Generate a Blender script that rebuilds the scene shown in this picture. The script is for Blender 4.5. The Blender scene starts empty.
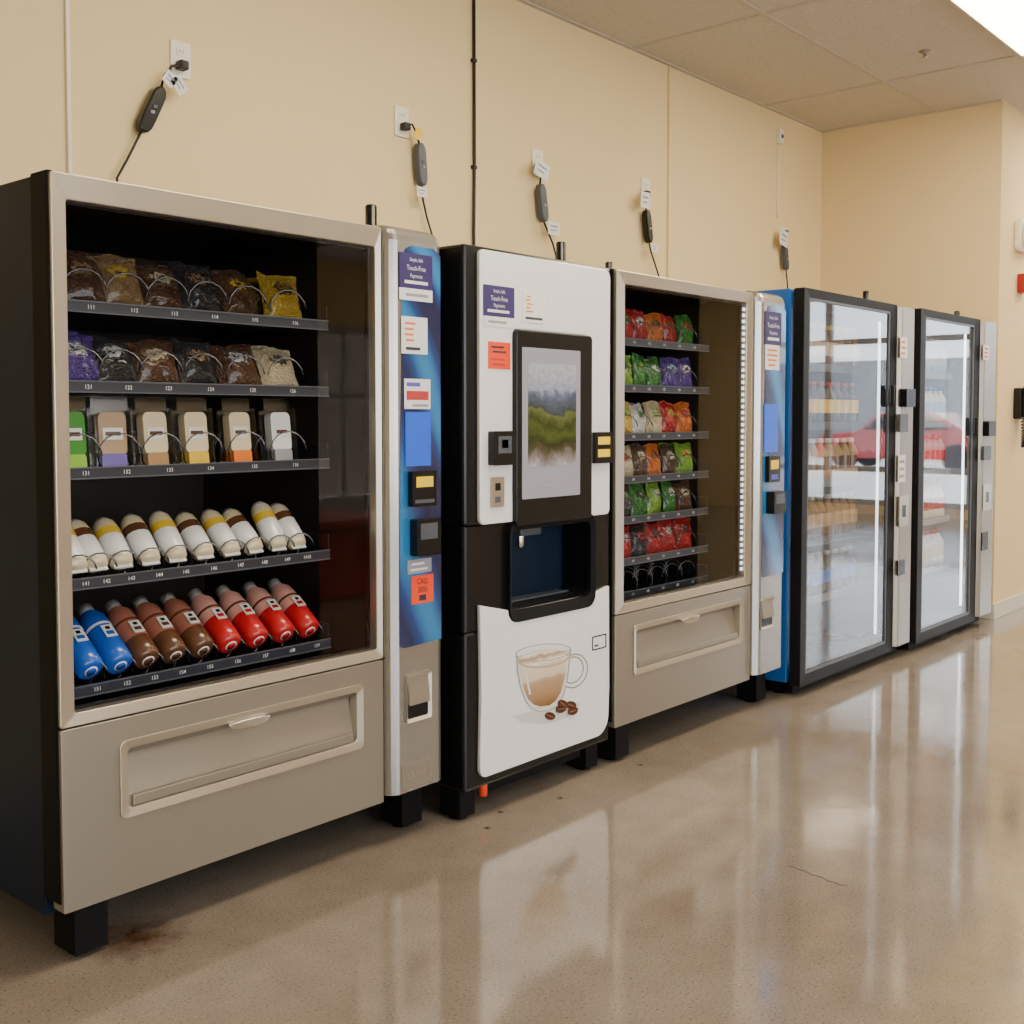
import bpy, bmesh, math, random
from mathutils import Vector, Matrix
random.seed(7)
S = bpy.context.scene
COL = S.collection
PI = math.pi
# ---------------------------------------------------------------- camera
FPX, TH, PIT, EYE = 1125.0, math.radians(40.65), math.radians(2.6), 1.27
CY = 416 + FPX*math.tan(PIT)
FW = Vector((math.cos(TH)*math.cos(PIT), math.sin(TH)*math.cos(PIT), -math.sin(PIT)))
UP = Vector((math.cos(TH)*math.sin(PIT), math.sin(TH)*math.sin(PIT), math.cos(PIT)))
RT = Vector((math.sin(TH), -math.cos(TH), 0))
cd = bpy.data.cameras.new('camera'); cam = bpy.data.objects.new('camera', cd); COL.objects.link(cam)
cam.location = (0, 0, EYE); cam.rotation_euler = (PI/2-PIT, 0, TH-PI/2)
cd.sensor_width = 36; cd.lens = 36*FPX/1024; cd.shift_y = (CY-512)/1024; cd.clip_start = .05
S.camera = cam
def hit(px, py, Y=None, X=None, Z=None):
    d = FW + RT*((px-512)/FPX) - UP*((py-CY)/FPX)
    if Y is not None: t = Y/d.y
    elif X is not None: t = X/d.x
    else: t = (Z-EYE)/d.z
    return Vector((0, 0, EYE)) + d*t
def rpx(px0, py0, px1, py1, Y):
    xm, ym = (px0+px1)/2, (py0+py1)/2
    return (hit(px0, ym, Y).x, hit(px1, ym, Y).x, hit(xm, py1, Y).z, hit(xm, py0, Y).z)
# ---------------------------------------------------------------- materials
def mat(name, c, rough=.5, metal=0, emis=0, ec=None, noise=0, nscale=20, spec=.5, coat=0, bump=0):
    m = bpy.data.materials.new(name); m.use_nodes = True
    nt = m.node_tree; b = nt.nodes['Principled BSDF']
    b.inputs['Base Color'].default_value = (*c, 1); b.inputs['Roughness'].default_value = rough
    b.inputs['Metallic'].default_value = metal; b.inputs['Specular IOR Level'].default_value = spec
    b.inputs['Coat Weight'].default_value = coat
    if emis:
        b.inputs['Emission Color'].default_value = (*(ec or c), 1); b.inputs['Emission Strength'].default_value = emis
    tc = nt.nodes.new('ShaderNodeTexCoord'); nz = nt.nodes.new('ShaderNodeTexNoise')
    nz.inputs['Scale'].default_value = nscale; nz.inputs['Detail'].default_value = 4
    nt.links.new(tc.outputs['Object'], nz.inputs['Vector'])
    if noise:
        mx = nt.nodes.new('ShaderNodeMix'); mx.data_type = 'RGBA'
        mx.inputs[6].default_value = (*[v*(1-noise) for v in c], 1); mx.inputs[7].default_value = (*[min(1, v*(1+noise)) for v in c], 1)
        nt.links.new(nz.outputs['Fac'], mx.inputs[0]); nt.links.new(mx.outputs[2], b.inputs['Base Color'])
    if bump:
        bp = nt.nodes.new('ShaderNodeBump'); bp.inputs['Strength'].default_value = bump; bp.inputs['Distance'].default_value = .01
        nt.links.new(nz.outputs['Fac'], bp.inputs['Height']); nt.links.new(bp.outputs[0], b.inputs['Normal'])
    return m
def glassmat(name, R0, rough=.01):
    m = bpy.data.materials.new(name); m.use_nodes = True; nt = m.node_tree; N = nt.nodes; L = nt.links
    b = N['Principled BSDF']
    g = N.new('ShaderNodeNewGeometry'); d = N.new('ShaderNodeVectorMath'); d.operation = 'DOT_PRODUCT'
    L.new(g.outputs['Incoming'], d.inputs[0]); L.new(g.outputs['Normal'], d.inputs[1])
    def ma(op, a, b=None):
        n = N.new('ShaderNodeMath'); n.operation = op
        for i, v in enumerate((a, b)):
            if v is None: continue
            if isinstance(v, (int, float)): n.inputs[i].default_value = v
            else: L.new(v, n.inputs[i])
        return n.outputs[0]
    c = ma('ABSOLUTE', d.outputs['Value']); k = ma('POWER', ma('SUBTRACT', 1.0, c), 5.0)
    R = ma('ADD', ma('MULTIPLY', k, 1-R0), R0)
    b.inputs['Base Color'].default_value = (1, 1, 1, 1); b.inputs['Metallic'].default_value = 1; b.inputs['Roughness'].default_value = rough
    b.inputs['Transmission Weight'].default_value = 1
    b.inputs['Alpha'].default_value = .1; L.new(R, b.inputs['Alpha'])
    m.diffuse_color = (1, 1, 1, .1)
    try: m.surface_render_method = 'BLENDED'
    except Exception: pass
    return m
WALLM = mat('wall_paint', (.84, .655, .34), .85, noise=.025, nscale=3, bump=.05)
WALL2 = mat('wall_paint_far', (.80, .62, .33), .85, noise=.02, nscale=3)
CEILM = mat('ceiling_tile', (.66, .60, .51), .95, noise=.2, nscale=70, bump=.5)
TBAR = mat('ceiling_grid', (.58, .52, .44), .6)
BASEM = mat('baseboard', (.68, .64, .56), .5)
BLACK = mat('black_steel', (.008, .017, .036), .45, noise=.3, nscale=4, spec=.12)
BLACKP = mat('black_plastic', (.006, .006, .007), .25, spec=.35)
BLACKF = mat('black_frame', (.008, .008, .010), .5, spec=.2)
BLACKM = mat('black_matte', (.006, .006, .007), .6, spec=.12)
SILV = mat('champagne_metal', (.52, .47, .39), .30, .78, noise=.04, nscale=3)
SILV2 = mat('champagne_panel', (.33, .30, .255), .32, .62, noise=.05, nscale=2)
SILVD = mat('champagne_recess', (.31, .275, .225), .36, .5)
STEELC = mat('satin_column', (.40, .39, .37), .24, .8, noise=.04, nscale=3)
CHROME = mat('bright_metal', (.7, .7, .7), .15, 1)
WHITEP = mat('gloss_white', (.82, .82, .84), .12, coat=.5)
PAPER = mat('paper_white', (.78, .78, .76), .6)
PURP = mat('sticker_purple', (.030, .018, .12), .5)
ORNG = mat('sticker_orange', (.90, .055, .005), .5)
YEL = mat('sticker_yellow', (.90, .62, .005), .5)
RED = mat('red_plastic', (.35, .008, .008), .4)
INK = mat('ink_dark', (.03, .03, .05), .6)
CRK = mat('crack_dark', (.10, .075, .055), .6)
INKG = mat('ink_grey', (.3, .3, .33), .6)
INKR = mat('ink_red', (.5, .04, .04), .6)
INKO = mat('ink_orange', (.8, .2, .05), .6)
INKB = mat('ink_blue', (.1, .1, .5), .6)
LINER = mat('liner_dark', (.028, .020, .014), .4, spec=.3)
LINERG = mat('liner_grey', (.08, .10, .17), .4)
LINERW = mat('liner_white', (.28, .33, .42), .4)
TRAY = mat('tray_dark', (.02, .02, .024), .3, .3)
TRAYS = mat('price_strip', (.022, .026, .038), .3)
COILM = mat('coil_wire', (.12, .12, .13), .25, .9)
SCREENB = mat('blue_display', (.015, .06, .32), .2, emis=.9, ec=(.01, .10, .60))
LEDW = mat('led_white', (1, 1, 1), .4, emis=1.5, ec=(.9, .95, 1))
LED5 = mat('led_cooler', (1, 1, 1), .4, emis=5, ec=(.85, .93, 1))
DIFF = mat('light_diffuser', (1, .95, .85), .5, emis=22, ec=(1, .84, .62))
DIFF2 = mat('light_diffuser_dim', (1, .95, .85), .5, emis=9, ec=(1, .84, .62))
GREYP = mat('grey_plastic', (.07, .08, .10), .4)
OUTW = mat('outlet_white', (.85, .78, .64), .4)
CORDM = mat('cord_rubber', (.010, .010, .011), .5)
BLUES = mat('blue_side', (.010, .12, .45), .3)
G1 = glassmat('glass_clear', .045, .03)
G2 = glassmat('glass_cooler', .19, .02)
G3 = glassmat('glass_window', .04)
G4 = glassmat('glass_clear_snack', .05, .02)
WRAPC = glassmat('clear_wrap', .08, .15)
def bluegraphic():
    m = mat('blue_swoosh', (.01, .04, .2), .18, coat=.6); nt = m.node_tree; b = nt.nodes['Principled BSDF']
    tc = nt.nodes.new('ShaderNodeTexCoord'); mp = nt.nodes.new('ShaderNodeMapping'); mp.inputs['Rotation'].default_value = (0, .5, 0)
    w = nt.nodes.new('ShaderNodeTexWave'); w.inputs['Scale'].default_value = 1.3; w.inputs['Distortion'].default_value = 5; w.inputs['Detail'].default_value = 1
    r = nt.nodes.new('ShaderNodeValToRGB')
    e = r.color_ramp.elements; e[0].position = .2; e[0].color = (.006, .014, .075, 1); e[1].position = .98; e[1].color = (.02, .19, .45, 1)
    x = r.color_ramp.elements.new(.6); x.color = (.008, .045, .20, 1)
    nt.links.new(tc.outputs['Object'], mp.inputs[0]); nt.links.new(mp.outputs[0], w.inputs[0]); nt.links.new(w.outputs['Fac'], r.inputs[0]); nt.links.new(r.outputs[0], b.inputs['Base Color'])
    return m
BLUEG = bluegraphic()
# ---------------------------------------------------------------- mesh builder
def rrect(x0, x1, z0, z1, r, n=5):
    pts = []
    for cx, cz, a in ((x1-r, z1-r, 0), (x0+r, z1-r, 90), (x0+r, z0+r, 180), (x1-r, z0+r, 270)):
        for i in range(n+1):
            t = math.radians(a+90*i/n); pts.append((cx+r*math.cos(t), cz+r*math.sin(t)))
    return pts
TXT = {}
def textdata(s):
    if s not in TXT:
        cu = bpy.data.curves.new('t', 'FONT'); cu.body = s; cu.size = 1; cu.align_x = 'CENTER'; cu.align_y = 'CENTER'; cu.resolution_u = 2
        o = bpy.data.objects.new('t', cu); COL.objects.link(o)
        dg = bpy.context.evaluated_depsgraph_get(); me = bpy.data.meshes.new_from_object(o.evaluated_get(dg))
        TXT[s] = ([tuple(v.co) for v in me.vertices], [tuple(p.vertices) for p in me.polygons])
        bpy.data.objects.remove(o); bpy.data.meshes.remove(me)
    return TXT[s]
class MB:
    def __init__(s): s.v = []; s.f = []; s.m = []; s.sm = []; s.mats = []
    def mi(s, m):
        if m not in s.mats: s.mats.append(m)
        return s.mats.index(m)
    def add(s, vs, fs, m, smooth=False):
        b = len(s.v); s.v += [tuple(v) for v in vs]
        for i, f in enumerate(fs):
            s.f.append([b+k for k in f]); s.m.append(s.mi(m[i] if isinstance(m, list) else m)); s.sm.append(smooth)
    def box(s, x0, x1, y0, y1, z0, z1, m):
        s.add([(x0,y0,z0),(x1,y0,z0),(x1,y1,z0),(x0,y1,z0),(x0,y0,z1),(x1,y0,z1),(x1,y1,z1),(x0,y1,z1)],
              [(0,3,2,1),(4,5,6,7),(0,1,5,4),(1,2,6,5),(2,3,7,6),(3,0,4,7)], m)
    def extr(s, pts, vec, m, smooth=False):
        n = len(pts); vec = Vector(vec)
        s.add([tuple(p) for p in pts]+[tuple(Vector(p)+vec) for p in pts],
              [tuple(range(n))[::-1], tuple(range(n, 2*n))]+[(i, (i+1)%n, (i+1)%n+n, i+n) for i in range(n)], m, smooth)
    def prism(s, pts, y0, y1, m): s.extr([(x, y0, z) for x, z in pts], (0, y1-y0, 0), m)
    def ring(s, o, i, y0, y1, m, yi0=None):
        n = len(o); yi0 = y0 if yi0 is None else yi0
        vs = [(x, y0, z) for x, z in o]+[(x, yi0, z) for x, z in i]+[(x, y1, z) for x, z in o]+[(x, y1, z) for x, z in i]
        fs = []
        for k in range(n):
            j = (k+1) % n
            fs += [(k, j, j+n, k+n), (k+2*n, k+3*n, j+3*n, j+2*n), (k, k+2*n, j+2*n, j), (k+n, j+n, j+3*n, k+3*n)]
        s.add(vs, fs, m)
    def tube(s, pts, r, m, n=8, closed=False):
        pts = [Vector(p) for p in pts]; N = len(pts); vs = []; fs = []; u = None
        for i, p in enumerate(pts):
            a = pts[(i-1) % N] if (closed or i > 0) else p; b = pts[(i+1) % N] if (closed or i < N-1) else p
            t = (b-a).normalized()
            if u is None: u = t.orthogonal().normalized()
            else: u = (u-t*u.dot(t)).normalized()
            w = t.cross(u)
            for k in range(n):
                q = 2*PI*k/n; vs.append(p+(u*math.cos(q)+w*math.sin(q))*r)
        for i in range(N if closed else N-1):
            j = (i+1) % N
            for k in range(n): fs.append((i*n+k, i*n+(k+1)%n, j*n+(k+1)%n, j*n+k))
        if not closed: fs += [tuple(range(n))[::-1], tuple(range((N-1)*n, N*n))]
        s.add(vs, fs, m, True)
    def lathe(s, prof, c, axis, m, n=16, sc=(1, 1)):
        vs = []; fs = []; ms = []
        for r, h in prof:
            for k in range(n):
                a = 2*PI*k/n; p, q = r*math.cos(a)*sc[0], r*math.sin(a)*sc[1]
                vs.append((c[0]+p, c[1]+q, c[2]+h) if axis == 'z' else (c[0]+p, c[1]+h, c[2]+q))
        for i in range(len(prof)-1):
            for k in range(n):
                fs.append((i*n+k, i*n+(k+1)%n, (i+1)*n+(k+1)%n, (i+1)*n+k)); ms.append(m[i] if isinstance(m, list) else m)
        fs += [tuple(range(n))[::-1], tuple(range((len(prof)-1)*n, len(prof)*n))]; ms += [ms[0], ms[-1]]
        s.add(vs, fs, ms, True)
    def text(s, t, x, y, z, size, m, sx=1):
        vs, fs = textdata(t); s.add([(x+a[0]*size*sx, y, z+a[1]*size) for a in vs], fs, m)
    def data(s, name, org=(0, 0, 0), fix=True):
        me = bpy.data.meshes.new(name); o = Vector(org)
        me.from_pydata([tuple(Vector(v)-o) for v in s.v], [], s.f)
        for m in s.mats: me.materials.append(m)
        for p, k, q in zip(me.polygons, s.m, s.sm): p.material_index = k; p.use_smooth = q
        if fix:
            bm = bmesh.new(); bm.from_mesh(me); bmesh.ops.recalc_face_normals(bm, faces=bm.faces); bm.to_mesh(me); bm.free()
        me.update(); return me
    def build(s, name, parent=None, bevel=0, label=None, fix=True):
        o = Vector((0, 0, 0)); p = parent
        while p: o = o+Vector(p.location); p = p.parent
        ob = bpy.data.objects.new(name, s.data(name, o, fix)); COL.objects.link(ob)
        if parent: ob.parent = parent
        if label: ob['label'] = label
        if bevel:
            b = ob.modifiers.new('bevel', 'BEVEL'); b.width = bevel; b.segments = 2; b.limit_method = 'ANGLE'
        return ob
def wloc(p):
    o = Vector((0, 0, 0))
    while p: o = o+Vector(p.location); p = p.parent
    return o
def thing(name, loc, label, cat, group=None):
    o = bpy.data.objects.new(name, None); COL.objects.link(o); o.location = loc; o.empty_display_size = .1
    o['label'] = label; o['category'] = cat
    if group: o['group'] = group
    return o
def put(name, me, loc, label, cat, group=None, rot=(0, 0, 0), parent=None):
    o = bpy.data.objects.new(name, me); COL.objects.link(o); o.rotation_euler = rot
    if parent: o.parent = parent; o.location = Vector(loc)-wloc(parent)
    else: o.location = loc
    if label: o['label'] = label
    if cat: o['category'] = cat
    if group: o['group'] = group
    return o
def struct(mb, name, bevel=0):
    o = mb.build(name, None, bevel); o['kind'] = 'structure'; return o
ORD = ['first', 'second', 'third', 'fourth', 'fifth', 'sixth', 'seventh', 'eighth', 'ninth', 'tenth', 'eleventh']
# ---------------------------------------------------------------- room
YW, XE, YC, ZC = 3.45, 7.26, 2.27, 3.205
XMIN, XMAX, YMIN = -4.0, 14.0, -6.0
def floormat():
    m = bpy.data.materials.new('polished_concrete'); m.use_nodes = True; nt = m.node_tree; N = nt.nodes; L = nt.links; b = N['Principled BSDF']
    tc = N.new('ShaderNodeTexCoord')
    def noise(sc, det=4):
        n = N.new('ShaderNodeTexNoise'); n.inputs['Scale'].default_value = sc; n.inputs['Detail'].default_value = det; L.new(tc.outputs['Object'], n.inputs['Vector']); return n.outputs['Fac']
    def ramp(f, stops):
        r = N.new('ShaderNodeValToRGB'); e = r.color_ramp.elements
        e[0].position, e[0].color = stops[0][0], (*stops[0][1], 1); e[1].position, e[1].color = stops[-1][0], (*stops[-1][1], 1)
        for p, c in stops[1:-1]: q = e.new(p); q.color = (*c, 1)
        L.new(f, r.inputs[0]); return r.outputs[0]
    def mix(bt, f, a, c):
        x = N.new('ShaderNodeMix'); x.data_type = 'RGBA'; x.blend_type = bt
        if isinstance(f, float): x.inputs[0].default_value = f
        else: L.new(f, x.inputs[0])
        for i, v in ((6, a), (7, c)):
            if isinstance(v, tuple): x.inputs[i].default_value = (*v, 1)
            else: L.new(v, x.inputs[i])
        return x.outputs[2]
    base = ramp(noise(1.1), [(.3, (.22, .183, .148)), (.7, (.30, .257, .215))])
    sp = ramp(noise(150, 2), [(.31, (.42, .40, .38)), (.41, (1, 1, 1)), (.62, (1, 1, 1)), (.70, (1.45, 1.4, 1.34))])
    c = mix('MULTIPLY', .85, base, sp)
    c = mix('MULTIPLY', .6, c, ramp(noise(8), [(.3, (.82, .81, .79)), (.7, (1.06, 1.06, 1.06))]))
    def spot(p, r, col, c):
        d = N.new('ShaderNodeVectorMath'); d.operation = 'DISTANCE'; L.new(tc.outputs['Object'], d.inputs[0]); d.inputs[1].default_value = (p.x, p.y, 0)
        a = N.new('ShaderNodeMath'); a.operation = 'MULTIPLY_ADD'; L.new(noise(25), a.inputs[0]); a.inputs[1].default_value = r*1.1; L.new(d.outputs['Value'], a.inputs[2])
        f = N.new('ShaderNodeMapRange'); f.inputs['From Min'].default_value = r*1.8; f.inputs['From Max'].default_value = r*.6; L.new(a.outputs[0], f.inputs[0])
        return mix('MIX', f.outputs[0], c, col)
    c = spot(hit(135, 938, Z=0), .11, (.065, .028, .012), c)
    for q in ((487, 828), (500, 812), (560, 798), (640, 765), (470, 800)): c = spot(hit(*q, Z=0), .012, (.04, .03, .025), c)
    L.new(c, b.inputs['Base Color'])
    r = ramp(noise(3), [(.3, (.07,)*3), (.7, (.115,)*3)]); L.new(r, b.inputs['Roughness'])
    b.inputs['Specular IOR Level'].default_value = .95
    bp = N.new('ShaderNodeBump'); bp.inputs['Strength'].default_value = .05; bp.inputs['Distance'].default_value = .01; L.new(noise(14, 2), bp.inputs['Height']); L.new(bp.outputs[0], b.inputs['Normal'])
    return m
m = MB(); m.box(XMIN, XMAX, YMIN, YW+.1, -.1, 0, floormat()); floor = struct(m, 'floor')
m = MB()
cr = [hit(x, y, Z=.0004) for x, y in ((788, 866), (794, 867), (800, 870), (806, 871), (812, 875), (822, 877), (828, 881), (833, 882), (840, 885), (846, 885))]
m.tube(cr, .0012, CRK, 4); o = m.build('crack', floor)
m = MB(); m.box(XMIN-.1, XE+.1, YW, YW+.1, 0, ZC, WALLM); struct(m, 'wall_left')
m = MB(); m.box(XE, XE+.1, YC+.0, YW, 0, ZC, WALL2); struct(m, 'wall_far')
m = MB(); m.box(XE+.1, XMAX, YC, YC+.1, 0, ZC, WALL2); struct(m, 'wall_side')
m = MB(); m.box(XE-.012, XMAX, YC-.012, YC-.0005, 0, .1, BASEM); m.box(XE-.012, XE-.0005, YC, YW-.01, 0, .1, BASEM); struct(m, 'baseboard_side', .003)
m = MB(); m.box(XMIN, XE-.014, YW-.012, YW-.0005, 0, .1, BASEM); struct(m, 'baseboard_left', .003)
m = MB(); m.box(XMIN-.1, XMIN, YMIN, YW, 0, ZC, WALL2); struct(m, 'wall_back')
VX0, VX1, VZ0, VZ1 = -3.6, 4.2, .4, 2.9
DX0, DX1, DZ1 = 8.3, 10.5, 2.4
m = MB(); A_, B_ = YMIN-.1, YMIN
m.box(XMIN-.1, VX0, A_, B_, 0, ZC, WALL2); m.box(VX1, DX0, A_, B_, 0, ZC, WALL2); m.box(DX1, XMAX+.1, A_, B_, 0, ZC, WALL2)
m.box(VX0, VX1, A_, B_, 0, VZ0, WALL2); m.box(VX0, VX1, A_, B_, VZ1, ZC, WALL2); m.box(DX0, DX1, A_, B_, DZ1, ZC, WALL2); struct(m, 'wall_right')
m = MB()
for i in range(5): x = VX0+(VX1-VX0-.06)*i/4; m.box(x, x+.06, YMIN-.08, YMIN-.02, VZ0, VZ1, SILVD)
for z in (VZ0, VZ1-.06): m.box(VX0, VX1, YMIN-.075, YMIN-.025, z, z+.06, SILVD)
w2 = struct(m, 'window_2')
m = MB()
for x in (DX0, DX0+1.06, DX1-.08): m.box(x, x+.08, YMIN-.08, YMIN-.02, 0, DZ1, SILVD)
for z, h in ((0, .25), (1.5, .06), (DZ1-.1, .1)): m.box(DX0, DX1, YMIN-.075, YMIN-.025, z, z+h, SILVD)
struct(m, 'reflection_opening_1')  # unseen opening added to give a pale reflection in the widest machine's glass
m = MB(); m.box(DX0-2.5, DX1+4.5, -10, -9.9, -.1, 2.9, mat('brown_facade', (.20, .15, .11), .9, noise=.6, nscale=1.5)); struct(m, 'wall_across')
WY0, WY1, WZ0, WZ1 = -2.9, 1.7, .12, 2.85
m = MB(); m.box(XMAX, XMAX+.12, YMIN, WY0, 0, ZC, WALL2); m.box(XMAX, XMAX+.12, WY1, YC+.1, 0, ZC, WALL2)
m.box(XMAX, XMAX+.12, WY0, WY1, 0, WZ0, WALL2); m.box(XMAX, XMAX+.12, WY0, WY1, WZ1, ZC, WALL2); struct(m, 'wall_front')
m = MB()
for y in (WY0, WY0+.9, WY0+1.8, WY0+2.7, WY0+3.6, WY1-.09): m.box(XMAX+.02, XMAX+.09, y, y+.09, WZ0, WZ1, SILVD)
for z in (WZ0, .55, 2.2, WZ1-.06): m.box(XMAX+.025, XMAX+.085, WY0, WY1, z, z+.07, SILVD)
w1 = struct(m, 'window_1')
m = MB(); m.add([(XMAX+.055, WY0, WZ0), (XMAX+.055, WY1, WZ0), (XMAX+.055, WY1, WZ1), (XMAX+.055, WY0, WZ1)], [(0, 1, 2, 3)], G3); m.build('pane', w1)
m = MB(); m.box(XMAX+.12, 45, -30, 30, -.15, -.05, mat('outdoor_paving', (.72, .71, .69), .8, noise=.1)); o = struct(m, 'floor_outdoor')
# red car outside and a red box standing in for a cart, met only in the glass reflections
CX = 27
cr_ = thing('car', (CX+.8, -6.2, -.05), 'red car parked outside the storefront window', 'car')
prof = [(-2.1, .25), (-2.15, .6), (-2.0, .85), (-1.0, .95), (-.5, 1.38), (.8, 1.42), (1.5, 1.0), (2.1, .9), (2.15, .3)]
CARR = mat('car_paint', (.38, .02, .02), .25, coat=.5)
m = MB(); m.extr([(CX, -6.2+a, b-.05) for a, b in prof], (1.6, 0, 0), CARR); m.build('body', cr_, .05)
m = MB(); m.extr([(CX-.01, -6.2+a, b-.05) for a, b in ((-.85, .98), (-.45, 1.3), (.72, 1.34), (1.25, 1.0))], (-.01, 0, 0), BLACKP); m.build('side_window', cr_)
for a in (-1.35, 1.35):
    for xx in (CX-.02, CX+1.42):
        m = MB(); pts = [(xx, -6.2+a+.33*math.cos(t*PI/10), .28+.33*math.sin(t*PI/10)) for t in range(20)]; m.extr(pts, (.2, 0, 0), BLACKM); m.build('wheel', cr_)
t = thing('cart_stand_in', (5.2, -1.3, 0), 'red lidded box standing in for a shopping cart, added for its reflection', 'bin')
m = MB(); m.prism([(4.93, 0), (5.47, 0), (5.55, .5), (4.85, .5)], -1.55, -1.05, RED); m.build('tub', t, .03)
m = MB(); m.prism([(4.82, .502), (5.58, .502), (5.56, .56), (4.84, .56)], -1.6, -1.0, RED); m.build('lid', t, .015)
m = MB(); m.box(34, 36, -25, 12, -.05, 3.0, mat('far_facade', (.25, .26, .28), .8, noise=.2, nscale=1)); o = struct(m, 'wall_outdoor')
# ceiling
m = MB(); m.box(XMIN, XMAX, YMIN, YW, ZC, ZC+.1, CEILM); ceil = struct(m, 'ceiling')
TX, TY = 1.45, .735
YL = hit(985, 25, Z=ZC).y+.02
m = MB()
y = YL+TY
while y > YMIN: m.box(XMIN, XMAX, y-.012, y+.012, ZC-.006, ZC-.0005, TBAR); y -= TY
x = 6.42-TX*7
while x < XMAX: m.box(x-.012, x+.012, YMIN, YW, ZC-.0058, ZC-.0007, TBAR); x += TX
m.box(XMIN, XE, YW-.025, YW-.0005, ZC-.007, ZC-.0004, TBAR); m.box(XE-.025, XE-.0005, YC, YW, ZC-.007, ZC-.0004, TBAR)
m.build('grid', ceil)
for xi in range(-4, 6):
    for yi in range(0, 9, 3):
        if (xi % 2) != 1: continue
        x0 = 6.42+TX*xi; y1 = YL-TY*yi
        if x0 < XMIN or x0+TX > XMAX or y1-TY < YMIN: continue
        if xi == -1 and yi == 0: lb = 'bright recessed ceiling light panel at the top right corner'
        else: lb = 'recessed ceiling light panel, %s row out from the machines, %s along' % (ORD[yi//3], ORD[(xi+4)//2])
        t = thing('ceiling_light', (x0+TX/2, y1-TY/2, ZC-.008), lb, 'ceiling light', 'recessed ceiling lights')
        m = MB(); m.ring(rrect(x0+.012, x0+TX-.012, y1-TY+.012, y1-.012, .004, 1), rrect(x0+.03, x0+TX-.03, y1-TY+.03, y1-.03, .004, 1), 0, .012, TBAR)
        m.v = [(a, c, ZC-.02+b) for a, b, c in m.v]; m.build('frame', t)
        m = MB(); m.box(x0+.03, x0+TX-.03, y1-TY+.03, y1-.03, ZC-.014, ZC-.008, DIFF if yi == 0 else DIFF2); m.build('diffuser', t)
# sprinkler
p = hit(925, 57, Z=ZC-.03)
t = thing('sprinkler', (p.x, p.y, ZC), 'small metal fire sprinkler head on the ceiling tiles', 'sprinkler')
m = MB(); m.lathe([(.035, -.0), (.026, -.008), (.010, -.010), (.010, -.016)], (p.x, p.y, ZC), 'z', SILVD); m.build('escutcheon', t)
m = MB(); m.lathe([(.008, -.016), (.008, -.03), (.018, -.032), (.018, -.035)], (p.x, p.y, ZC), 'z', CHROME); m.build('deflector', t)
# ---------------------------------------------------------------- shared machine pieces
def panel(parent, name, px, Y, mt, th=.002, r=.002, label=None, greek=(), texts=(), bevel=0):
    x0, x1, z0, z1 = rpx(*px, Y); w, h = x1-x0, z1-z0
    m = MB(); m.prism(rrect(x0, x1, z0, z1, min(r, w*.3, h*.3), 3), Y-th, Y-.0001, mt)
    for a, b, c, d, g in greek: m.box(x0+a*w, x0+b*w, Y-th-.0006, Y-th+.0001, z0+c*h, z0+d*h, g)
    for s, sz, a, c, g in texts: m.text(s, x0+a*w, Y-th-.0008, z0+c*h, sz*h, g, .8)
    return m.build(name, parent, bevel, label)
def lines(n, g, a=.12, b=.88, c0=.1, c1=.9):
    out = []
    for i in range(n):
        z = c0+(c1-c0)*(i+.25)/n; out.append((a+random.random()*.1, b-random.random()*.2, z, z+(c1-c0)*.4/n, g))
    return out
def helix(R, L, turns):
    m = MB(); n = turns*14
    m.tube([(R*math.cos(2*PI*i/14), L*i/n, R*math.sin(2*PI*i/14)) for i in range(n+1)], .0022, COILM, 4)
    return m.data('spiral_coil')
CC = {'red': (.50,.015,.02), 'green': (.04,.24,.03), 'lime': (.25,.5,.05), 'purple': (.10,.05,.30), 'blue': (.012,.10,.50),
      'white': (.72,.72,.70), 'cream': (.66,.56,.36), 'tan': (.36,.22,.10), 'brown': (.11,.045,.02), 'yellow': (.70,.46,.04),
      'black': (.02,.02,.025), 'orange': (.72,.18,.02), 'pink': (.66,.34,.28), 'dpink': (.38,.14,.09), 'grey': (.3,.3,.32), 'lblue': (.35,.55,.8)}
C_ = {k: mat('wrapper_'+k, v, .26, coat=.3) for k, v in CC.items()}
BM = {}
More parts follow.
